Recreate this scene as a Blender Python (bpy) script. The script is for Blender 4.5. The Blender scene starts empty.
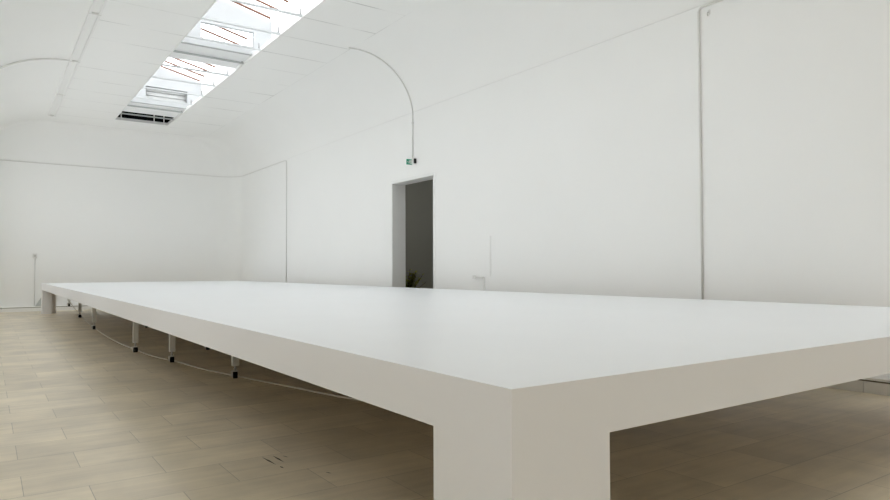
import bpy, bmesh, math, random
from mathutils import Vector, Matrix
random.seed(4)
S = bpy.context.scene
C = S.collection
PI = math.pi

# ------------------------------------------------------------------ helpers
def new(): return bmesh.new()

def box(bm, x0, x1, y0, y1, z0, z1, mi=0):
    vs = [bm.verts.new((x, y, z)) for z in (z0, z1) for y in (y0, y1) for x in (x0, x1)]
    for q in ((0, 2, 3, 1), (4, 5, 7, 6), (0, 1, 5, 4), (2, 6, 7, 3), (0, 4, 6, 2), (1, 3, 7, 5)):
        f = bm.faces.new([vs[i] for i in q]); f.material_index = mi
    return vs

def prism(bm, pts, axis, a, b, mi=0):
    """polygon pts (2D) extruded along axis between a and b"""
    def P(p, t):
        return {'x': (t, p[0], p[1]), 'y': (p[0], t, p[1]), 'z': (p[0], p[1], t)}[axis]
    va = [bm.verts.new(P(p, a)) for p in pts]; vb = [bm.verts.new(P(p, b)) for p in pts]
    n = len(pts); fs = [bm.faces.new(va), bm.faces.new(vb[::-1])]
    for i in range(n):
        fs.append(bm.faces.new((va[i], vb[i], vb[(i+1) % n], va[(i+1) % n])))
    for f in fs: f.material_index = mi

def tube(bm, pts, r, seg=10, mi=0, flat=1.0):
    pts = [Vector(p) for p in pts]; rings = []
    for i, p in enumerate(pts):
        d = (pts[min(i+1, len(pts)-1)] - pts[max(i-1, 0)]).normalized()
        ref = Vector((0, 0, 1)) if abs(d.z) < .95 else Vector((1, 0, 0))
        s = d.cross(ref).normalized(); u = s.cross(d)
        rings.append([bm.verts.new(p + s*r*math.cos(2*PI*k/seg) + u*r*flat*math.sin(2*PI*k/seg)) for k in range(seg)])
    for a, b in zip(rings, rings[1:]):
        for k in range(seg):
            f = bm.faces.new((a[k], a[(k+1) % seg], b[(k+1) % seg], b[k])); f.smooth = True; f.material_index = mi
    for rg in (rings[0][::-1], rings[-1]):
        f = bm.faces.new(rg); f.material_index = mi

def smooth_path(P, n=8):
    P = [Vector(p) for p in P]; out = []
    for i in range(len(P)-1):
        a = P[max(i-1, 0)]; b = P[i]; c = P[i+1]; d = P[min(i+2, len(P)-1)]
        for k in range(n):
            t = k/n
            out.append(.5*((2*b)+(c-a)*t+(2*a-5*b+4*c-d)*t*t+(3*b-a-3*c+d)*t**3))
    out.append(P[-1]); return out

def obj(name, bm, mats, parent=None, bevel=0):
    bmesh.ops.recalc_face_normals(bm, faces=bm.faces[:])
    me = bpy.data.meshes.new(name); bm.to_mesh(me); bm.free()
    for m in (mats if isinstance(mats, (list, tuple)) else [mats]): me.materials.append(m)
    o = bpy.data.objects.new(name, me); C.objects.link(o)
    if parent:
        o.parent = parent
        o.matrix_parent_inverse = Matrix.Translation(parent.location).inverted()
    if bevel:
        b = o.modifiers.new('bevel', 'BEVEL'); b.width = bevel; b.segments = 2; b.limit_method = 'ANGLE'
    return o

def tag(o, label=None, cat=None, group=None, kind=None):
    if label: o['label'] = label
    if cat: o['category'] = cat
    if group: o['group'] = group
    if kind: o['kind'] = kind
    return o

def empty(name, loc, label=None, cat=None, group=None, kind=None):
    o = bpy.data.objects.new(name, None); C.objects.link(o); o.location = loc; o.empty_display_size = .1
    return tag(o, label, cat, group, kind)

def struct(name, bm, mats, label=None, bevel=0):
    return tag(obj(name, bm, mats, bevel=bevel), label, kind='structure')

# ------------------------------------------------------------------ materials
def mat(name, col, rough=.6, spec=.4, metal=0, noise=0, nscale=3, bump=0):
    m = bpy.data.materials.new(name); m.use_nodes = True
    nt = m.node_tree; b = nt.nodes['Principled BSDF']
    b.inputs['Base Color'].default_value = (*col, 1); b.inputs['Roughness'].default_value = rough
    b.inputs['Specular IOR Level'].default_value = spec; b.inputs['Metallic'].default_value = metal
    if noise or bump:
        tc = nt.nodes.new('ShaderNodeTexCoord'); nz = nt.nodes.new('ShaderNodeTexNoise')
        nz.inputs['Scale'].default_value = nscale; nz.inputs['Detail'].default_value = 5
        nt.links.new(tc.outputs['Object'], nz.inputs['Vector'])
        if noise:
            mx = nt.nodes.new('ShaderNodeMix'); mx.data_type = 'RGBA'
            mx.inputs['A'].default_value = (*[c*(1-noise) for c in col], 1)
            mx.inputs['B'].default_value = (*[min(1, c*(1+noise)) for c in col], 1)
            nt.links.new(nz.outputs['Fac'], mx.inputs['Factor']); nt.links.new(mx.outputs['Result'], b.inputs['Base Color'])
        if bump:
            bp = nt.nodes.new('ShaderNodeBump'); bp.inputs['Strength'].default_value = bump; bp.inputs['Distance'].default_value = .01
            nt.links.new(nz.outputs['Fac'], bp.inputs['Height']); nt.links.new(bp.outputs['Normal'], b.inputs['Normal'])
    return m

def mth(nt, op, a, b=None, clamp=False):
    n = nt.nodes.new('ShaderNodeMath'); n.operation = op; n.use_clamp = clamp
    for i, v in enumerate((a, b)):
        if v is None: continue
        if isinstance(v, (int, float)): n.inputs[i].default_value = v
        else: nt.links.new(v, n.inputs[i])
    return n.outputs[0]

WALLC = (.935, .935, .92)
M_wall = mat('wall paint', WALLC, .65, .3, noise=.012, nscale=.8)
M_trim = mat('trim paint', (.89, .89, .875), .5, .4)
M_pipe = mat('painted conduit', (.78, .775, .75), .5, .4)
M_void = mat('roof void plaster', (.94, .95, .955), .8, .2, noise=.03, nscale=2)
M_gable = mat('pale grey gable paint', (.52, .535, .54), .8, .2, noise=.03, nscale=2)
M_dark = mat('dark roof void', (.012, .014, .015), .9, .1)  # near-black lining, shade of the unlit void put into the colour
M_louv = mat('louvre paint', (.62, .63, .62), .7, .2)
M_bar = mat('rusty red lead paint', (.20, .10, .07), .8, .2, noise=.25, nscale=6)
M_rail = mat('grey ceiling rail', (.55, .57, .57), .5, .4)
M_hang = mat('dull steel rod', (.30, .305, .305), .6, .3)
M_top = mat('white tabletop lacquer', (.88, .90, .92), .38, .4, noise=.02, nscale=1.4)
M_apron = mat('white table paint', (.93, .925, .94), .5, .35, noise=.008, nscale=1)
M_under = mat('bare board underside', (.55, .49, .40), .8, .2, noise=.08, nscale=3)  # unseen underside coloured darker to deepen the shade below the table
M_tube = mat('white steel tube', (.74, .73, .69), .4, .5)
M_steel = mat('steel', (.55, .54, .52), .35, .5, metal=1)
M_rubber = mat('black rubber', (.012, .012, .011), .6, .3)
M_cable = mat('beige cable sheath', (.72, .68, .60), .5, .4)
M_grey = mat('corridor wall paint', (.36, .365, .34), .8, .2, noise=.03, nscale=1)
M_green = mat('exit sign green', (.06, .40, .26), .4, .4)
M_white = mat('white plastic', (.90, .90, .885), .4, .4)
M_black = mat('black plastic', (.008, .008, .008), .4, .4)
M_leaf = mat('olive leaf', (.34, .36, .05), .5, .4, noise=.45, nscale=5)
M_stem = mat('plant stem', (.09, .07, .03), .8, .2)
M_pot = mat('plant pot', (.10, .09, .08), .6, .3)
M_scuff = mat('floor scuff', (.05, .045, .035), .8, .1)

# ceiling panels: thin joints every 1.43 m
def ceiling_material():
    m = mat('ceiling panels', (.94, .94, .925), .7, .25)
    nt = m.node_tree; b = nt.nodes['Principled BSDF']
    tc = nt.nodes.new('ShaderNodeTexCoord'); sp = nt.nodes.new('ShaderNodeSeparateXYZ')
    nt.links.new(tc.outputs['Object'], sp.inputs[0])
    X, Y = sp.outputs[0], sp.outputs[1]
    k = mth(nt, 'MODULO', mth(nt, 'ADD', Y, 1.43*20-12.99+.715), 1.43)
    d = mth(nt, 'ABSOLUTE', mth(nt, 'SUBTRACT', k, .715))
    ln = mth(nt, 'LESS_THAN', d, .022)
    nz = nt.nodes.new('ShaderNodeTexNoise'); nz.inputs['Scale'].default_value = .9; nz.inputs['Detail'].default_value = 2
    nt.links.new(tc.outputs['Object'], nz.inputs['Vector'])
    w = mth(nt, 'MULTIPLY', mth(nt, 'SUBTRACT', nz.outputs['Fac'], .36), 3.0, True)
    inx = mth(nt, 'MULTIPLY', mth(nt, 'GREATER_THAN', X, 2.1), mth(nt, 'LESS_THAN', X, 7.93))
    tr = mth(nt, 'MULTIPLY', mth(nt, 'MULTIPLY', ln, w), inx)
    lx = mth(nt, 'LESS_THAN', mth(nt, 'ABSOLUTE', mth(nt, 'SUBTRACT', X, 7.925)), .012)  # shadow line along the panels' right edge, put into the colour
    e = mth(nt, 'MULTIPLY', lx, mth(nt, 'MULTIPLY', w, .7))
    fac = mth(nt, 'MULTIPLY', mth(nt, 'MAXIMUM', tr, e), .42)
    mx = nt.nodes.new('ShaderNodeMix'); mx.data_type = 'RGBA'
    mx.inputs['A'].default_value = (.94, .94, .925, 1); mx.inputs['B'].default_value = (.25, .25, .24, 1)
    nt.links.new(fac, mx.inputs['Factor']); nt.links.new(mx.outputs['Result'], b.inputs['Base Color'])
    return m
M_ceil = ceiling_material()

# stone slabs, long joints running across the hall
def floor_material():
    m = mat('limestone slabs', (.4, .36, .3), .3, .5)
    nt = m.node_tree; b = nt.nodes['Principled BSDF']
    tc = nt.nodes.new('ShaderNodeTexCoord')
    mp = nt.nodes.new('ShaderNodeMapping'); mp.inputs['Location'].default_value = (.3, -5.58+.55*12, 0)
    nt.links.new(tc.outputs['Object'], mp.inputs['Vector'])
    br = nt.nodes.new('ShaderNodeTexBrick')
    br.inputs['Scale'].default_value = 1; br.inputs['Brick Width'].default_value = .95; br.inputs['Row Height'].default_value = .55
    br.inputs['Mortar Size'].default_value = .003; br.inputs['Mortar Smooth'].default_value = .3
    br.offset = .43; br.offset_frequency = 2
    br.inputs['Color1'].default_value = FLOOR1; br.inputs['Color2'].default_value = FLOOR2; br.inputs['Mortar'].default_value = (.44, .39, .30, 1)
    nt.links.new(mp.outputs[0], br.inputs['Vector'])
    # streaks along the slab
    mp2 = nt.nodes.new('ShaderNodeMapping'); mp2.inputs['Scale'].default_value = (.7, 9, 1)
    nt.links.new(tc.outputs['Object'], mp2.inputs['Vector'])
    nz = nt.nodes.new('ShaderNodeTexNoise'); nz.inputs['Scale'].default_value = 1.2; nz.inputs['Detail'].default_value = 6; nz.inputs['Roughness'].default_value = .6
    nt.links.new(mp2.outputs[0], nz.inputs['Vector'])
    n2 = nt.nodes.new('ShaderNodeTexNoise'); n2.inputs['Scale'].default_value = 1.6; n2.inputs['Detail'].default_value = 4
    nt.links.new(tc.outputs['Object'], n2.inputs['Vector'])
    v = mth(nt, 'ADD', mth(nt, 'MULTIPLY', nz.outputs['Fac'], .4), mth(nt, 'ADD', mth(nt, 'MULTIPLY', n2.outputs['Fac'], .65), .48))
    mx = nt.nodes.new('ShaderNodeMix'); mx.data_type = 'RGBA'; mx.blend_type = 'MULTIPLY'; mx.inputs['Factor'].default_value = 1
    cb = nt.nodes.new('ShaderNodeCombineColor')
    for i in range(3): nt.links.new(v, cb.inputs[i])
    nt.links.new(br.outputs['Color'], mx.inputs['A']); nt.links.new(cb.outputs[0], mx.inputs['B'])
    nt.links.new(mx.outputs['Result'], b.inputs['Base Color'])
    nt.links.new(mth(nt, 'ADD', mth(nt, 'MULTIPLY', n2.outputs['Fac'], .15), .29), b.inputs['Roughness'])
    return m
FLOOR1 = (.82, .728, .565, 1); FLOOR2 = (.70, .62, .478, 1)
M_floor = floor_material()

def glass_material():
    m = bpy.data.materials.new('roof glass'); m.use_nodes = True
    nt = m.node_tree; nt.nodes.clear()
    out = nt.nodes.new('ShaderNodeOutputMaterial'); mix = nt.nodes.new('ShaderNodeMixShader')
    tr = nt.nodes.new('ShaderNodeBsdfTransparent'); tr.inputs[0].default_value = (.95, .95, .95, 1)
    gl = nt.nodes.new('ShaderNodeBsdfGlossy'); gl.inputs['Roughness'].default_value = .1
    mix.inputs[0].default_value = .07
    nt.links.new(tr.outputs[0], mix.inputs[1]); nt.links.new(gl.outputs[0], mix.inputs[2]); nt.links.new(mix.outputs[0], out.inputs[0])
    return m
M_glass = glass_material()

# ------------------------------------------------------------------ room dimensions
XL, XR, YF, YB = -.4, 9.543, -10.5, 30.585
ZS, ZC = 5.9, 7.5
CR, CL, CB = 1.6, 2.23, .34                        # cove depth right / left / ends
D0, D1, DZ, WT = 14.24, 16.36, 4.06, .42         # doorway in the right wall
GY0, GY1, GZ0, GZ1 = .9, 2.9, .25, 2.9                # unseen window added in the right wall to light the near floor
SX0, SX1, SY0, SY1 = 4.03, 6.01, -3.4, 28.47      # slot in the ceiling

# floor (with a pair of dark scuffs left of the table)
bm = new(); box(bm, XL-.4, 14.2, YF-.4, YB+.4, -.2, 0)
def scuff(x0, y0, x1, y1, w):
    d = Vector((x1-x0, y1-y0, 0)).normalized(); n = Vector((-d.y, d.x, 0))*w
    a, b = Vector((x0, y0, .0012)), Vector((x1, y1, .0012)); m_ = (a+b)/2
    f = bm.faces.new([bm.verts.new(p) for p in (a, m_-n, b, m_+n)]); f.material_index = 1
scuff(1.955, 5.56, 1.975, 5.27, .009); scuff(2.045, 5.55, 2.055, 5.30, .009)
scuff(1.985, 5.22, 1.99, 5.15, .008); scuff(2.11, 5.50, 2.14, 5.42, .005); scuff(2.22, 4.86, 2.25, 4.80, .006)
struct('floor', bm, [M_floor, M_scuff], 'beige limestone slab floor of the hall')

# plan outline of the shell at a given height
NC = 10
def outline(t):
    c = 1-math.cos(t*PI/2)
    x0, x1, y0, y1 = XL+CL*c, XR-CR*c, YF+CB*c, YB-CB*c
    pts = []
    for cx, cy, r, a0, sx in ((x1, y1, .9, 0, 1), (x0, y1, .25, 90, 1), (x0, y0, .25, 180, 1), (x1, y0, .25, 270, 1)):
        ox = cx-r if a0 in (0, 270) else cx+r
        oy = cy-r if a0 in (0, 90) else cy+r
        for k in range(NC+1):
            a = math.radians(a0+90*k/NC)
            pts.append((ox+r*math.cos(a), oy+r*math.sin(a)))
    return pts, ZS+(ZC-ZS)*math.sin(t*PI/2)
N1 = NC+1
segs = {'back': range(0, 2*N1-1), 'left': range(2*N1-1, 2*N1), 'front': range(2*N1, 4*N1-1), 'right': range(4*N1-1, 4*N1)}
rows = [([*outline(0)[0]], -.02)] + [outline(k/16) for k in range(17)]
def shell(idx, skip_low=False):
    bm = new(); n = 4*N1; cache = {}
    def V(r, i):
        i %= n
        if (r, i) not in cache: cache[(r, i)] = bm.verts.new((*rows[r][0][i], rows[r][1]))
        return cache[(r, i)]
    for r in range(1 if skip_low else 0, len(rows)-1):
        for i in idx:
            f = bm.faces.new((V(r, i), V(r, i+1), V(r+1, i+1), V(r+1, i))); f.smooth = True
    return bm
def finish(o, thick=.25, centre=Vector((4.5, 14, 3))):
    # normals outward, then give the shell a thickness outside the room
    me = o.data; b = bmesh.new(); b.from_mesh(me)
    for f in b.faces:
        if f.normal.dot(f.calc_center_median()-centre) > 0: f.normal_flip()
    b.to_mesh(me); b.free()
    s = o.modifiers.new('thickness', 'SOLIDIFY'); s.thickness = thick; s.offset = -1
    e = o.modifiers.new('sharp rims', 'EDGE_SPLIT'); e.split_angle = math.radians(50)
for side, lab in (('back', 'white end wall of the hall with curved top'), ('front', 'white near end wall of the hall')):
    o = struct('wall_'+side, shell(segs[side]), M_wall, lab); finish(o)
def sill(c): return 2.4 if c > 27 else WZ0
# left wall (outside the picture) with tall high windows added to brighten the hall
ADDED_WINS = [27.4, 24.4, 20.2, 13.8, 7.4]; WW, WZ0, WZ1 = 1.7, 2.9, 5.5
o = struct('wall_left', shell(segs['left'], True), M_wall, 'white left wall of the hall with high windows'); finish(o, .2)
bm = new()
NYs = (-3.4, -1.6)
ye = [YF+.25, *NYs]+[v for c in ADDED_WINS[::-1] for v in (c-WW/2, c+WW/2)]+[YB-.25]
for a, b in zip(ye[0::2], ye[1::2]): box(bm, XL-.3, XL, a, b, -.02, ZS)
box(bm, XL-.3, XL, -3.4, -1.6, -.02, .3); box(bm, XL-.3, XL, -3.4, -1.6, 2.1, ZS)
for c in ADDED_WINS:
    box(bm, XL-.3, XL, c-WW/2, c+WW/2, -.02, sill(c)); box(bm, XL-.3, XL, c-WW/2, c+WW/2, WZ1, ZS)
bmesh.ops.remove_doubles(bm, verts=bm.verts[:], dist=1e-4)
obj('wall_face', bm, M_wall, o)
NY0, NY1, NZ0, NZ1 = -3.4, -1.6, .3, 2.1  # unseen glazed opening added to light the near end
LW = ['first', 'second', 'third', 'fourth', 'fifth', 'sixth']
def added_left_window(name, lab, ya, yb, za, zb, bars):
    w = empty(name, (XL-.15, (ya+yb)/2, za), lab, kind='structure')
    bm = new()
    for y0, y1, z0, z1 in [(ya, ya+.06, za, zb), (yb-.06, yb, za, zb), (ya, yb, za, za+.06), (ya, yb, zb-.06, zb)] + bars:
        box(bm, XL-.2, XL-.13, y0, y1, z0, z1)
    obj('frame', bm, M_trim, w)
    bm = new(); box(bm, XL-.17, XL-.16, ya, yb, za, zb); obj('pane', bm, M_glass, w)
added_left_window('window_12', 'glazed opening in the left wall at the near end', NY0, NY1, NZ0, NZ1, [((NY0+NY1)/2-.03, (NY0+NY1)/2+.03, NZ0, NZ1)])
for i, c in enumerate(ADDED_WINS):
    w = empty('window_%d' % (i+6), (XL-.15, c, sill(c)), 'tall high window in the left wall, %s from the far end' % LW[i], kind='structure')
    bm = new()
    for y0, y1, z0, z1 in ((c-WW/2, c-WW/2+.06, sill(c), WZ1), (c+WW/2-.06, c+WW/2, sill(c), WZ1), (c-WW/2, c+WW/2, sill(c), sill(c)+.06), (c-WW/2, c+WW/2, WZ1-.06, WZ1),
                           (c-.025, c+.025, sill(c), WZ1), (c-WW/2, c+WW/2, 4.5, 4.55)):
        box(bm, XL-.2, XL-.13, y0, y1, z0, z1)
    obj('frame', bm, M_trim, w)
    bm = new(); box(bm, XL-.17, XL-.16, c-WW/2, c+WW/2, sill(c), WZ1); obj('pane', bm, M_glass, w)
o = None
bm = shell(segs['right'], True)
o = struct('wall_right', bm, M_wall, 'long white right wall with a doorway and a coved top'); finish(o, .2)
bm = new()
yA, yB_ = YF+.25, YB-.9
box(bm, XR, XR+WT, yA, GY0, -.02, ZS); box(bm, XR, XR+WT, GY1, D0, -.02, ZS); box(bm, XR, XR+WT, GY0, GY1, -.02, GZ0); box(bm, XR, XR+WT, GY0, GY1, GZ1, ZS); box(bm, XR, XR+WT, D1, yB_, -.02, ZS); box(bm, XR, XR+WT, D0, D1, DZ, ZS)
bmesh.ops.remove_doubles(bm, verts=bm.verts[:], dist=1e-4)
lower = obj('wall_face', bm, M_wall, o)

w = empty('window_11', (XR+.2, (GY0+GY1)/2, GZ0), 'tall window in the right wall at the near end', kind='structure')
bm = new()
for y0, y1, z0, z1 in ((GY0, GY0+.07, GZ0, GZ1), (GY1-.07, GY1, GZ0, GZ1), (GY0, GY1, GZ0, GZ0+.07), (GY0, GY1, GZ1-.07, GZ1), ((GY0+GY1)/2-.03, (GY0+GY1)/2+.03, GZ0, GZ1)):
    box(bm, XR+.2, XR+.27, y0, y1, z0, z1)
obj('frame', bm, M_trim, w)
bm = new(); box(bm, XR+.23, XR+.24, GY0, GY1, GZ0, GZ1); obj('pane', bm, M_glass, w)

# ceiling slabs round the slot, rails across the slot
bm = new()
box(bm, 1.45, SX0, YF+.2, YB-.2, ZC, ZC+.06); box(bm, SX1, 8.3, YF+.2, YB-.2, ZC, ZC+.06)
box(bm, SX0, SX1, YF+.2, SY0, ZC, ZC+.06); box(bm, SX0, SX1, SY1, YB-.2, ZC, ZC+.06)
ceil = struct('ceiling', bm, M_ceil, 'white panelled ceiling with a long central slot')
for side, x0, x1, y0, y1 in (('a', SX0-.0, SX0+.03, SY0, SY1), ('b', SX1-.03, SX1, SY0, SY1), ('c', SX0, SX1, SY1-.04, SY1)):
    bm = new(); box(bm, x0, x1, y0, y1, ZC-.012, ZC+.1); obj('slot_edging', bm, M_white, ceil)
seams = [12.99+1.43*k for k in range(-15, 11)]
for y in seams:
    if not SY0+.3 < y < SY1-.1: continue
    bm = new(); box(bm, SX0+.03, SX1-.03, y-.02, y+.02, ZC+.0, ZC+.045)
    cb = obj('cross_rail', bm, M_rail, ceil)
    for hx in (SX1-.07,):
        bm = new(); tube(bm, [(hx, y, ZC+.03), (hx, y, ZC+.19)], .018, 8); obj('hanger', bm, M_hang, cb)
for hx in (4.25, 5.45, 5.82):
    bm = new(); tube(bm, [(hx, SY1-.2, ZC-.0), (hx, SY1-.2, ZC+.45)], .02, 8); obj('hanger', bm, M_white, ceil)

# ------------------------------------------------------------------ roof lanterns over the slot
VX0, VX1, XM = 3.52, 6.52, 5.02
def roofz(x): return 8.95-.23*abs(x-XM)
BAYS = [(-2.8, 3.2), (4.6, 10.6), (12.0, 18.0), (19.4, 25.4)]
def gable(bm, y, hole=True, t=.12):
    # wall across the roof void with a sloping top and a rectangular opening
    zb = ZC+.065
    h = (4.6, 6.02, 7.76, 8.2)
    ya, yb = y-t/2, y+t/2
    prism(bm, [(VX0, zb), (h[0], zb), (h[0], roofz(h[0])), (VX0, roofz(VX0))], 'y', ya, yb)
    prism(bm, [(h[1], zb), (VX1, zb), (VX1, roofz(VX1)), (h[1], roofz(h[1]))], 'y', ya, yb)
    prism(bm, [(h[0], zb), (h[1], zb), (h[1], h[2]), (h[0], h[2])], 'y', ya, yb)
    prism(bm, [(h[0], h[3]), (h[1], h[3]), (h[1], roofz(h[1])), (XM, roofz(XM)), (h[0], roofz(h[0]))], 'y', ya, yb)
places = ['fourth', 'third', 'second', 'first']
for i, (y0, y1) in enumerate(BAYS):
    w = empty('window_%d' % (i+1), (XM, (y0+y1)/2, ZC), 'glazed roof lantern above the ceiling slot, %s from the far end' % places[i], kind='structure')
    bm = new()
    for x0, x1 in ((VX0-.12, VX0), (VX1, VX1+.12)):
        zt = roofz(VX0)
        box(bm, x0, x1, y0-.06, y1+.06, ZC+.065, zt+.02)
    obj('curb', bm, M_void, w)
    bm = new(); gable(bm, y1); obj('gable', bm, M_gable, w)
    bm = new(); box(bm, VX0, VX1, y0-.06, y0+.06, ZC+.065, 7.76); obj('sill', bm, M_void, w)
    for s in (-1, 1):
        xe = XM+s*1.62
        bm = new(); prism(bm, [(XM, roofz(XM)+.03), (xe, roofz(xe)+.03), (xe, roofz(xe)+.045), (XM, roofz(XM)+.045)], 'y', y0-.06, y1+.06)
        obj('pane', bm, M_glass, w)
    n = 8
    for k in range(n+1):
        y = y0+.3+(y1-y0-.6)*k/n
        for s in (-1, 1):
            xe = XM+s*1.38
            bm = new(); tube(bm, [(XM+s*.03, y, roofz(XM)-.03), (xe, y, roofz(xe)-.03)], .03, 8)
            obj('glazing_bar', bm, M_bar, w)
    bm = new(); tube(bm, [(XM, y0, roofz(XM)+.02), (XM, y1, roofz(XM)+.02)], .03, 8); obj('ridge_bar', bm, M_void, w)
# opaque links between the lanterns: a soffit near ceiling level, side walls and a lid
bm = new()
ends = [-3.6]+[v for bb in BAYS for v in bb]+[27.1]
for y0, y1 in zip(ends[0::2], ends[1::2]):
    ya, yb = y0+(.065 if y0 > -3.5 else 0), y1-(.065 if y1 < 27 else 0)
    box(bm, VX0, VX1, ya, yb, ZC+.066, ZC+.24)                       # soffit
    yt = 29.0 if y1 > 27 else yb
    box(bm, VX0-.12, VX1+.12, ya, yt, 8.66, 9.0)                   # lid
    box(bm, VX0-.12, VX0-.001, ya, yt, ZC+.065, 8.67); box(bm, VX1+.001, VX1+.12, ya, yt, ZC+.065, 8.67)
box(bm, VX0-.12, VX1+.12, -3.75, -3.6, ZC+.065, 9.0)
struct('trim_roof_void', bm, M_void, 'white soffits and side walls between the roof lanterns')
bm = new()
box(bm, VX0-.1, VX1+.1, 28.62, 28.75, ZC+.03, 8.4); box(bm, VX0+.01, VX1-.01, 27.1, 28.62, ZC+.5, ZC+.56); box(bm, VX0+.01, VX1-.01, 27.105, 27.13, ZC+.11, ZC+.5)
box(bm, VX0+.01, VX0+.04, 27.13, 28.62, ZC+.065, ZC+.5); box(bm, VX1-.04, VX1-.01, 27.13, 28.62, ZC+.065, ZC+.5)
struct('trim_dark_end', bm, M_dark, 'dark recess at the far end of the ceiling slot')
bm = new()
box(bm, 4.55, 6.07, 25.62, 25.66, 7.74, 8.24)
for z in (7.79, 7.93, 8.08): box(bm, 4.6, 6.02, 25.56, 25.62, z, z+.1)
tag(obj('louvre_grille', bm, M_louv), 'grey slatted grille in the opening at the far end of the skylight', 'grille')

# ------------------------------------------------------------------ doorway, corridor
bm = new()
for y0, y1, z0, z1 in ((D0-.07, D0, 0, DZ+.07), (D1, D1+.07, 0, DZ+.07), (D0, D1, DZ, DZ+.07)):
    box(bm, XR-.012, XR+.02, y0, y1, z0, z1)
for y0, y1, z0, z1 in ((D0, D0+.012, .0, DZ), (D1-.012, D1, .0, DZ), (D0, D1, DZ-.012, DZ)):
    box(bm, XR-.012, XR+WT+.01, y0, y1, z0, z1)
struct('door_1', bm, M_trim, 'tall white open doorway in the right wall')
bm = new()
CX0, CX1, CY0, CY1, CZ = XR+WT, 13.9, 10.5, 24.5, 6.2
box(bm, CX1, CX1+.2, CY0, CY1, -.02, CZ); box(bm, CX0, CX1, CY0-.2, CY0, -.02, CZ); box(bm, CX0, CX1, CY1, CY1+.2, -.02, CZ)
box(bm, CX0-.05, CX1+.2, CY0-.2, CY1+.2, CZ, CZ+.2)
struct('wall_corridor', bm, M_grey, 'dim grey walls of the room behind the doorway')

# ------------------------------------------------------------------ baseboards: low plinth with a shadow gap and a capping
def plinth(bm, along, a, b, face, wall):
    def B(d0, d1, z0, z1, mi=0):
        d0, d1 = min(d0, d1), max(d0, d1)
        if along == 'y': box(bm, d0, d1, a, b, z0, z1, mi)
        else: box(bm, a, b, d0, d1, z0, z1, mi)
    s = 1 if wall > face else -1
    B(face, wall, 0, .145); B(face+s*.03, wall, .145, .165, 1); B(face+s*.01, wall, .165, .195)
M_gap = mat('brown shadow gap', (.20, .17, .13), .8, .2)
bm = new()
ys = [2.95, 3.93, 6.86, 9.8, 12.7, D0-.08]
for a, b in zip(ys, ys[1:]): plinth(bm, 'y', a+.004, b-.004, 9.27, XR-.001)
ys = [D1+.08, 19.4, 22.3, 25.2, 28.1, YB-.35]
for a, b in zip(ys, ys[1:]): plinth(bm, 'y', a+.004, b-.004, 9.27, XR-.001)
struct('baseboard_right', bm, [M_wall, M_gap], 'low white plinth along the foot of the right wall')
bm = new()
for a, b in ((XL, 2.0), (2.0, 5.0), (5.0, 8.0), (8.0, 9.26)): plinth(bm, 'x', a+.004, b-.004, 30.33, YB+.1)
struct('baseboard_back', bm, [M_wall, M_gap], 'low white plinth along the foot of the end wall')

# bead along the springing of the cove
bm = new()
pts, _ = outline(0)
line = [(XR, 24.5)] + pts[0:2*N1] 
P = [(x, y, ZS) for x, y in line]
inner = [Vector((XR-.0, YF+.3, ZS))]+[Vector(p) for p in P]
tube(bm, inner, .009, 8)
struct('trim_1', bm, M_trim, 'thin white bead along the springing line of the cove')

# ------------------------------------------------------------------ conduits and wall fittings
def pipe(name, pts, r, label, cat, clips=(), material=None, group=None):
    t = empty(name, pts[0], label, cat, group)
    bm = new(); tube(bm, pts, r, 10); obj('tube', bm, material or M_pipe, t)
    for (c, ax) in clips:
        bm = new(); x, y, z = c; q = r*1.5
        if ax == 'z': box(bm, x-q, x+q*1.2, y-q, y+q, z-.015, z+.015)
        else: box(bm, x-q, x+q*1.2, y-.015, y+.015, z-q, z+q)
        obj('clip', bm, M_pipe, t)
    return t
xo = XR-.022
def elbow(y, z, r=.14, n=6, sgn=-1):
    # from horizontal run (towards sgn*y) down to vertical
    return [(xo, y+sgn*r*(1-math.sin(PI/2*k/n)), z-r*(1-math.cos(PI/2*k/n))) for k in range(n+1)]
e = elbow(6.4, 5.86, r=.08)
pipe('wall_conduit', [(xo, YF+.4, 5.86)]+e+[(xo, 6.4, .2)], .019,
     'white conduit elbowing down the right wall, nearest the right edge', 'conduit')
e = elbow(24.45, 5.86, sgn=1)
cor = [(XR-.9-.0+(.9-.022)*math.cos(math.radians(a)), YB-.9+(.9-.022)*math.sin(math.radians(a)), 5.86) for a in range(90, -1, -10)]
pipe('wall_conduit', [(XL+.3, YB-.022, 5.86)]+cor+e+[(xo, 24.45, .2)], .017,
     'thin white conduit along the end wall turning down beside the far corner', 'conduit')
# arched conduit down to the exit sign
A = []
for k in range(25):
    t = k/24; a = PI/2*(1-t)
    A.append((XR-CR+(CR-.022)*math.cos(a), 15.68-.45*t, ZS+(CR-.022)*math.sin(a)))
A = [(XR-CR-.12, 15.70, ZC-.022)] + A + [(xo, 15.23, 4.625)]
pipe('exit_sign_conduit', A, .018, 'arched grey conduit curving down the cove to the exit sign', 'conduit', [((xo, 15.23, 5.6), 'z')])
# left arched conduit
A = []
for k in range(21):
    t = k/20; a = PI/2*t
    A.append((XL+CL-(CL-.03)*math.sin(a), 20.97, ZS+(ZC-ZS-.05)*math.cos(a)))
A = [(1.95, 20.97, ZC-.05)] + A + [(XL+.03, 20.97, 3.0)]
pipe('ceiling_conduit', A, .024, 'grey conduit arching from the ceiling trunking over the left cove', 'conduit')

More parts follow.
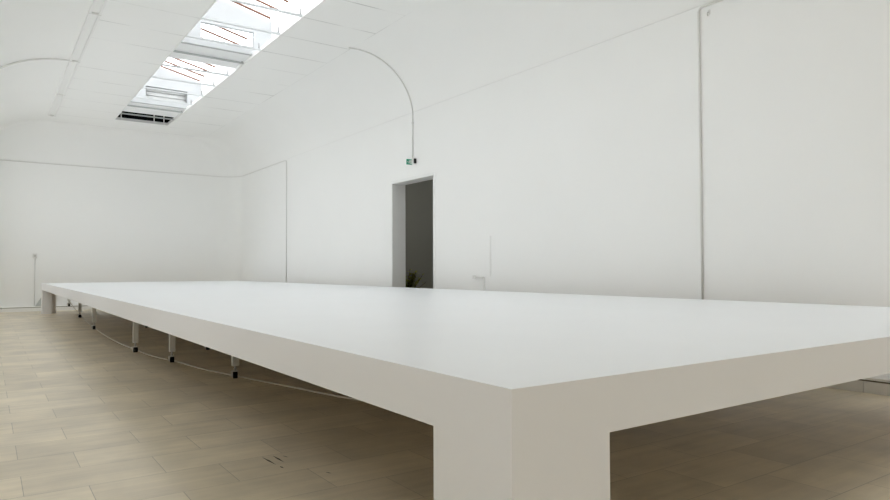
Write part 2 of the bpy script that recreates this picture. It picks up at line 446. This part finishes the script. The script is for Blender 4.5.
# trunking on the left of the ceiling
tr = empty('cable_trunking', (1.97, 15, ZC), 'long white double rail trunking on the left of the ceiling', 'trunking')
for x in (1.86, 2.06):
    bm = new(); box(bm, x-.025, x+.025, YF+.4, 28.9, ZC-.055, ZC); obj('rail', bm, M_trim, tr)
bm = new(); box(bm, 1.885, 2.035, YF+.4, 28.9, ZC-.018, ZC); obj('backing_plate', bm, M_white, tr)
for y in (13.2, 16.8, 20.97, 25.2, 28.85):
    bm = new(); box(bm, 1.83, 2.09, y-.025, y+.025, ZC-.06, ZC); obj('strap', bm, M_pipe, tr)

# small hooks below the bead
hk = []
nums = ['ninth', 'eighth', 'seventh', 'sixth', 'fifth', 'fourth', 'third', 'second']
def make_hook(y):
    t = empty('wall_hook', (XR, y, 5.72), 'small grey hook in the row high on the right wall', 'hook', 'hooks in a row high on the right wall')
    bm = new(); box(bm, XR-.008, XR, y-.02, y+.02, 5.70, 5.78); obj('plate', bm, M_pipe, t)
    bm = new(); tube(bm, [(XR-.006, y, 5.74), (XR-.045, y, 5.73), (XR-.055, y, 5.70), (XR-.045, y, 5.675), (XR-.03, y, 5.68)], .008, 6); obj('hook', bm, M_steel, t)
    return t
HL = ['small hook high on the wall just right of the tall vertical conduit',
      'small hook high on the wall, first left of the tall vertical conduit',
      'small hook high on the wall, second left of the tall vertical conduit',
      'small hook high on the wall, third left of the tall vertical conduit',
      'small hook high on the wall, second right of the arched conduit',
      'small hook high on the wall, third right of the arched conduit' ,
      'small hook high on the wall, first right of the arched conduit',
      'small hook high on the wall, first left of the arched conduit',
      'small hook high on the wall, second left of the arched conduit']
HY = [6.22, 7.60, 8.98, 10.38, 13.20, 11.79, 14.62, 16.05, 17.46]
h0 = make_hook(HY[0]); h0['label'] = HL[0]
for y, l in zip(HY[1:], HL[1:]):
    c = h0.copy(); C.objects.link(c); c.location = (XR, y, 5.72); c['label'] = l
    for ch in list(h0.children):
        d = ch.copy(); C.objects.link(d); d.parent = c

# exit sign: white housing on the wall, green pictogram flag towards the room
sg = empty('exit_sign', (XR, 15.23, 4.5), 'small green emergency exit sign with running figure above the doorway', 'sign')
bm = new(); box(bm, XR-.07, XR, 15.10, 15.34, 4.46, 4.61); obj('housing', bm, M_white, sg, bevel=.008)
bm = new(); box(bm, XR-.235, XR-.065, 15.19, 15.215, 4.44, 4.59); fl = obj('sign_panel', bm, M_green, sg)
# running figure, door and arrow in white on the panel face that looks down the hall
bm = new()
yy = 15.1895
def poly(pts):
    cx, cz = XR-.15, 4.515
    f = bm.faces.new([bm.verts.new((cx+p[0]*.74, yy, cz+p[1]*.8)) for p in pts])
def limb(a, b, w):
    d = Vector((b[0]-a[0], b[1]-a[1])).normalized(); n = Vector((-d.y, d.x))*w
    poly([(a[0]+n.x, a[1]+n.y), (b[0]+n.x, b[1]+n.y), (b[0]-n.x, b[1]-n.y), (a[0]-n.x, a[1]-n.y)])
poly([(.045, -.075), (.095, -.075), (.095, .075), (.045, .075)])
poly([(.012*math.cos(k*PI/4)+.012, .052+.012*math.sin(k*PI/4)) for k in range(8)])
limb((.006, .036), (-.012, -.01), .011); limb((-.012, -.008), (.02, -.03), .007); limb((.02, -.03), (.008, -.065), .006)
limb((-.012, -.008), (-.03, -.04), .007); limb((-.03, -.04), (-.06, -.042), .006); limb((.004, .03), (.03, .01), .005); limb((.0, .03), (-.035, .022), .005)
limb((-.095, 0), (-.055, 0), .006); poly([(-.1, 0), (-.08, .02), (-.08, -.02)])
obj('pictogram', bm, M_white, fl)
bm = new(); box(bm, XR-.075, XR-.012, 15.05, 15.1, 4.47, 4.60); obj('lamp_cap', bm, M_black, sg, bevel=.006)

# hatch on the right wall with its pipe
hp = empty('wall_hatch', (XR, 12.17, 1.41), 'small white access hatch on the right wall beyond the table', 'hatch')
bm = new(); box(bm, XR-.02, XR, 11.87, 12.47, 1.43, 2.36); obj('frame', bm, M_wall, hp)
bm = new(); box(bm, XR-.026, XR-.018, 11.90, 12.44, 1.46, 2.33); obj('door', bm, M_wall, hp)
bm = new(); box(bm, XR-.05, XR-.01, 12.1, 12.5, 1.38, 1.42); box(bm, XR-.06, XR-.01, 12.42, 12.5, 1.37, 1.45); obj('bracket', bm, M_pipe, hp)
bm = new(); tube(bm, [(xo, 12.1, 1.4), (xo, 12.1, .2)], .022, 10); obj('pipe', bm, M_pipe, hp)

# switch box on the end wall with its conduit and the socket at its foot
bw = empty('switch_box', (1.57, YB, 2.1), 'small grey switch box on the end wall left of the table', 'switch')
bm = new(); box(bm, 1.50, 1.64, YB-.07, YB, 2.08, 2.26); obj('box', bm, M_pipe, bw, bevel=.01)
bm = new(); box(bm, 1.535, 1.605, YB-.085, YB-.068, 2.13, 2.21); obj('rocker', bm, M_steel, bw)
bm = new(); tube(bm, [(1.57, YB-.02, 2.09), (1.57, YB-.02, .2)], .014, 8); obj('conduit', bm, M_pipe, bw)
ft = empty('floor_lead_box', (1.72, 30.4, .195), 'small pale wedge box on the plinth under the switch box', 'box')
bm = new(); prism(bm, [(1.60, .196), (1.86, .196), (1.86, .52), (1.78, .52)], 'y', 30.37, 30.52); obj('housing', bm, M_rail, ft, bevel=.01)
bm = new(); tube(bm, [(1.82, 30.36, .42), (1.82, 30.372, .42)], .02, 12); obj('socket', bm, M_trim, ft)

# ------------------------------------------------------------------ the great white table
TX, TY, TT, TL, TW, TA = 1.701, 1.992, 1.127, 26.851, 7.259, .248
X0, X1, Y0, Y1 = TX, TX+TW, TY, TY+TL
tb = empty('table', (TX+TW/2, TY+TL/2, 0), 'enormous long white table filling the hall', 'table')
bm = new(); box(bm, X0, X1, Y0, Y1, TT-.03, TT); obj('tabletop', bm, [M_top], tb)
tabletop = tb.children[0]
tabletop.data.materials.append(M_apron)
for f in tabletop.data.polygons: f.material_index = 0 if f.normal.z > .5 else 1
bm = new(); zb, zt, w = TT-TA, TT-.03, .06
box(bm, X0, X0+w, Y0, Y1, zb, zt); box(bm, X1-w, X1, Y0, Y1, zb, zt)
box(bm, X0+w, X1-w, Y0, Y0+w, zb, zt); box(bm, X0+w, X1-w, Y1-w, Y1, zb, zt)
bmesh.ops.remove_doubles(bm, verts=bm.verts[:], dist=1e-5)
obj('apron', bm, M_apron, tb)
bm = new(); box(bm, X0+w, X1-w, Y0+w, Y1-w, TT-.10, TT-.03); obj('underside_panel', bm, M_under, tb)
LY, LX = .552, .564
for sx, sy in ((0, 0), (1, 0), (0, 1), (1, 1)):
    bm = new()
    lx = LX if not sy else .48
    xa, xb = (X0, X0+lx) if not sx else (X1-lx, X1)
    ya, yb = (Y0, Y0+LY) if not sy else (Y1-LY, Y1)
    t = .31
    ex = (xa, xa+t) if not sx else (xb-t, xb)
    ey = (ya, ya+.1) if not sy else (yb-.1, yb)
    # L plan: a thick panel along the long side, a thin one along the end
    if sy == 0: pl = [(ex[0], ya), (ex[1], ya), (ex[1], yb), (ex[0], yb)]
    else: pl = [(ex[0], ya), (ex[1], ya), (ex[1], yb), (ex[0], yb)]
    inner_x = ex[1] if not sx else ex[0]; outer_x = xa if not sx else xb; far_x = xb if not sx else xa
    oy, iy, fy = (ya, ey[1], yb) if not sy else (yb, ey[0], ya)
    prism(bm, [(outer_x, oy), (far_x, oy), (far_x, iy), (inner_x, iy), (inner_x, fy), (outer_x, fy)], 'z', 0, zb)
    obj('leg', bm, M_apron, tb)
def support(x, y, lift=0.0, rot=0.0):
    s = .045
    bm = new(); box(bm, x-s, x+s, y-s, y+s, .19+lift, TT-.10)
    leg = obj('support_leg', bm, M_tube, tb)
    bm = new(); tube(bm, [(x, y, .11+lift), (x, y, .21+lift)], .014, 10); tube(bm, [(x, y, .14+lift), (x, y, .155+lift)], .024, 6)
    obj('threaded_stem', bm, M_steel, leg)
    c, q = math.cos(rot), math.sin(rot)
    def R(px, py, pz): return (x+px*c-py*q, y+px*q+py*c, pz+lift)
    bm = new()
    for side in (-1,):
        a = side*.036
        vs = [R(a+d, py, pz) for d in (-.022, .005) for py, pz in ((-.035, .115), (.03, .115), (.03, .03), (-.01, .025))]
        V = [bm.verts.new(p) for p in vs]
        bm.faces.new(V[:4]); bm.faces.new(V[4:][::-1])
        for k in range(4): bm.faces.new((V[k], V[4+k], V[4+(k+1) % 4], V[(k+1) % 4]))
    vs = [R(px, py, pz) for pz in (.105, .118) for px, py in ((-.037, -.04), (.037, -.04), (.037, .04), (-.037, .04))]
    V = [bm.verts.new(p) for p in vs]
    bm.faces.new(V[:4][::-1]); bm.faces.new(V[4:])
    for k in range(4): bm.faces.new((V[k], V[(k+1) % 4], V[4+(k+1) % 4], V[4+k]))
    obj('caster_fork', bm, M_tube, leg)
    bm = new(); tube(bm, [R(-.028, .005, .05), R(.034, .005, .05)], .05, 20)
    obj('caster_wheel', bm, M_rubber, leg)
SUP = [(3.03, 9.78, 0, -.25), (2.66, 12.11, 0, -.3), (2.40, 14.0, 0, -.45), (2.41, 20.08, 0, -.2), (2.62, 25.4, 0, -.5), (2.36, 26.1, .36, -.1),
       (3.66, 19.74, 0, -.2), (3.66, 13.59, 0, -.4)]
for a in SUP: support(*a)

# cable threaded past the casters, rising to the underside at the far end
CP = [(4.6, 5.2, .011), (4.0, 6.6, .011), (3.63, 7.66, .011), (3.45, 8.45, .011), (3.24, 9.32, .011), (3.115, 9.89, .011), (2.87, 11.02, .011), (2.74, 12.16, .011),
      (2.56, 13.1, .011), (2.48, 14.26, .011), (2.40, 16.33, .011), (2.42, 18.5, .011), (2.475, 20.3, .011), (2.58, 23.2, .011), (2.69, 25.5, .03), (2.46, 26.25, .40), (2.33, 27.0, .72), (2.3, 27.4, 1.0)]
bm = new(); tube(bm, smooth_path(CP, 8), .012, 8)
tag(obj('cable', bm, M_cable), 'thin beige cable running along the floor past the table casters', 'cable')

# ------------------------------------------------------------------ plant behind the doorway
pl = empty('potted_plant', (11.0, 17.95, 0), 'bushy olive green plant in the dim room behind the doorway', 'plant')
px, py = 11.0, 17.95
bm = new()
prof = [(.0, .0), (.16, .0), (.21, .34), (.23, .34), (.23, .38), (.20, .38), (.19, .33), (0, .33)]
n = 20; rings = []
for r, z in prof: rings.append([bm.verts.new((px+max(r, .001)*math.cos(2*PI*k/n), py+max(r, .001)*math.sin(2*PI*k/n), z)) for k in range(n)])
for a, b in zip(rings, rings[1:]):
    for k in range(n): bm.faces.new((a[k], a[(k+1) % n], b[(k+1) % n], b[k])).smooth = True
obj('pot', bm, M_pot, pl)
bs, bl = new(), new()
def leaf(p, d, L, W):
    d = d.normalized(); s = d.cross(Vector((0, 0, 1)));
    if s.length < .01: s = Vector((1, 0, 0))
    s.normalize(); up = s.cross(d)
    mid = p+d*L*.5+up*L*.10; tip = p+d*L-up*L*.12
    a = [bl.verts.new(q) for q in (p, p+d*L*.3+s*W+up*L*.08, mid+s*W*.8, tip, mid-s*W*.8, p+d*L*.3-s*W+up*L*.08)]
    m1 = bl.verts.new(mid-up*.01)
    for i, j in ((0, 1), (1, 2), (2, 3), (3, 4), (4, 5), (5, 0)): bl.faces.new((a[i], a[j], m1)).smooth = True
for k in range(34):
    a = random.uniform(0, 2*PI); lean = random.uniform(.08, .6); h = random.uniform(.85, 1.3)
    pts = [Vector((px+.06*math.cos(a), py+.06*math.sin(a), .33))]
    for j in range(1, 6):
        t = j/5; pts.append(Vector((px+(.06+lean*t*t)*math.cos(a), py+(.06+lean*t*t)*math.sin(a), .33+h*t)))
    tube(bs, pts, .007, 6)
    for j in range(24):
        t = random.uniform(.2, 1); i = min(4, int(t*5)); q = pts[i].lerp(pts[i+1], t*5-i)
        b = random.uniform(0, 2*PI)
        leaf(q, Vector((math.cos(b), math.sin(b), random.uniform(-.1, .9))), random.uniform(.10, .2), random.uniform(.03, .055))
obj('stem', bs, M_stem, pl); tag(obj('foliage', bl, M_leaf, pl), kind=None)

# ------------------------------------------------------------------ light: overcast sky through the roof glass and the added side windows
w = bpy.data.worlds.new('sky'); S.world = w; w.use_nodes = True
nt = w.node_tree; bg = nt.nodes['Background']
bg.inputs[0].default_value = (.95, .975, 1.0, 1); bg.inputs[1].default_value = 4.05
for (y0, y1) in BAYS:
    L = bpy.data.lights.new('sky_portal', 'AREA'); L.shape = 'RECTANGLE'; L.size = 3.3; L.size_y = y1-y0+.3
    L.cycles.is_portal = True
    lo = bpy.data.objects.new('sky_portal', L); C.objects.link(lo); lo.location = (XM, (y0+y1)/2, 9.05)

for c in ADDED_WINS:
    L = bpy.data.lights.new('window_portal', 'AREA'); L.shape = 'RECTANGLE'; L.size = WZ1-sill(c); L.size_y = WW
    L.cycles.is_portal = True
    lo = bpy.data.objects.new('window_portal', L); C.objects.link(lo); lo.location = (XL-.28, c, (sill(c)+WZ1)/2); lo.rotation_euler = (0, -PI/2, 0)
L = bpy.data.lights.new('window_portal', 'AREA'); L.shape = 'RECTANGLE'; L.size = GZ1-GZ0; L.size_y = GY1-GY0
L.cycles.is_portal = True
lo = bpy.data.objects.new('window_portal', L); C.objects.link(lo); lo.location = (XR+.4, (GY0+GY1)/2, (GZ0+GZ1)/2); lo.rotation_euler = (0, PI/2, 0)
L = bpy.data.lights.new('window_portal', 'AREA'); L.shape = 'RECTANGLE'; L.size = NZ1-NZ0; L.size_y = NY1-NY0
L.cycles.is_portal = True
lo = bpy.data.objects.new('window_portal', L); C.objects.link(lo); lo.location = (XL-.28, (NY0+NY1)/2, (NZ0+NZ1)/2); lo.rotation_euler = (0, -PI/2, 0)
cl = bpy.data.lights.new('corridor_lamp', 'POINT'); cl.energy = 28; cl.shadow_soft_size = .15; cl.color = (1, .97, .9)  # unseen fill light added to brighten the room behind the doorway
co = bpy.data.objects.new('corridor_lamp', cl); C.objects.link(co); co.location = (11.0, 22.5, 4.0)

# ------------------------------------------------------------------ camera
f_px, yaw, pitch, roll = 659.74, math.radians(34.808), math.radians(1.662), math.radians(-.173)
fw = Vector((math.sin(yaw)*math.cos(pitch), math.cos(yaw)*math.cos(pitch), math.sin(pitch)))
r = Vector((math.cos(yaw), -math.sin(yaw), 0)); u = r.cross(fw)
r2 = r*math.cos(roll)+u*math.sin(roll); u2 = u*math.cos(roll)-r*math.sin(roll)
cd = bpy.data.cameras.new('camera'); cam = bpy.data.objects.new('camera', cd); C.objects.link(cam)
cam.matrix_world = Matrix(((r2.x, u2.x, -fw.x, 0), (r2.y, u2.y, -fw.y, 0), (r2.z, u2.z, -fw.z, 1.6), (0, 0, 0, 1)))
cd.sensor_width = 36; cd.lens = f_px/890*36; cd.clip_start = .05; cd.clip_end = 200
S.camera = cam

S.view_settings.view_transform = 'Standard'; S.view_settings.look = 'None'; S.view_settings.gamma = 1
S.view_settings.use_curve_mapping = False; S.view_settings.exposure = 0.0
cy = S.cycles
cy.max_bounces = 16; cy.diffuse_bounces = 12; cy.glossy_bounces = 6; cy.transparent_max_bounces = 12
cy.use_denoising = True; cy.sample_clamp_indirect = 10
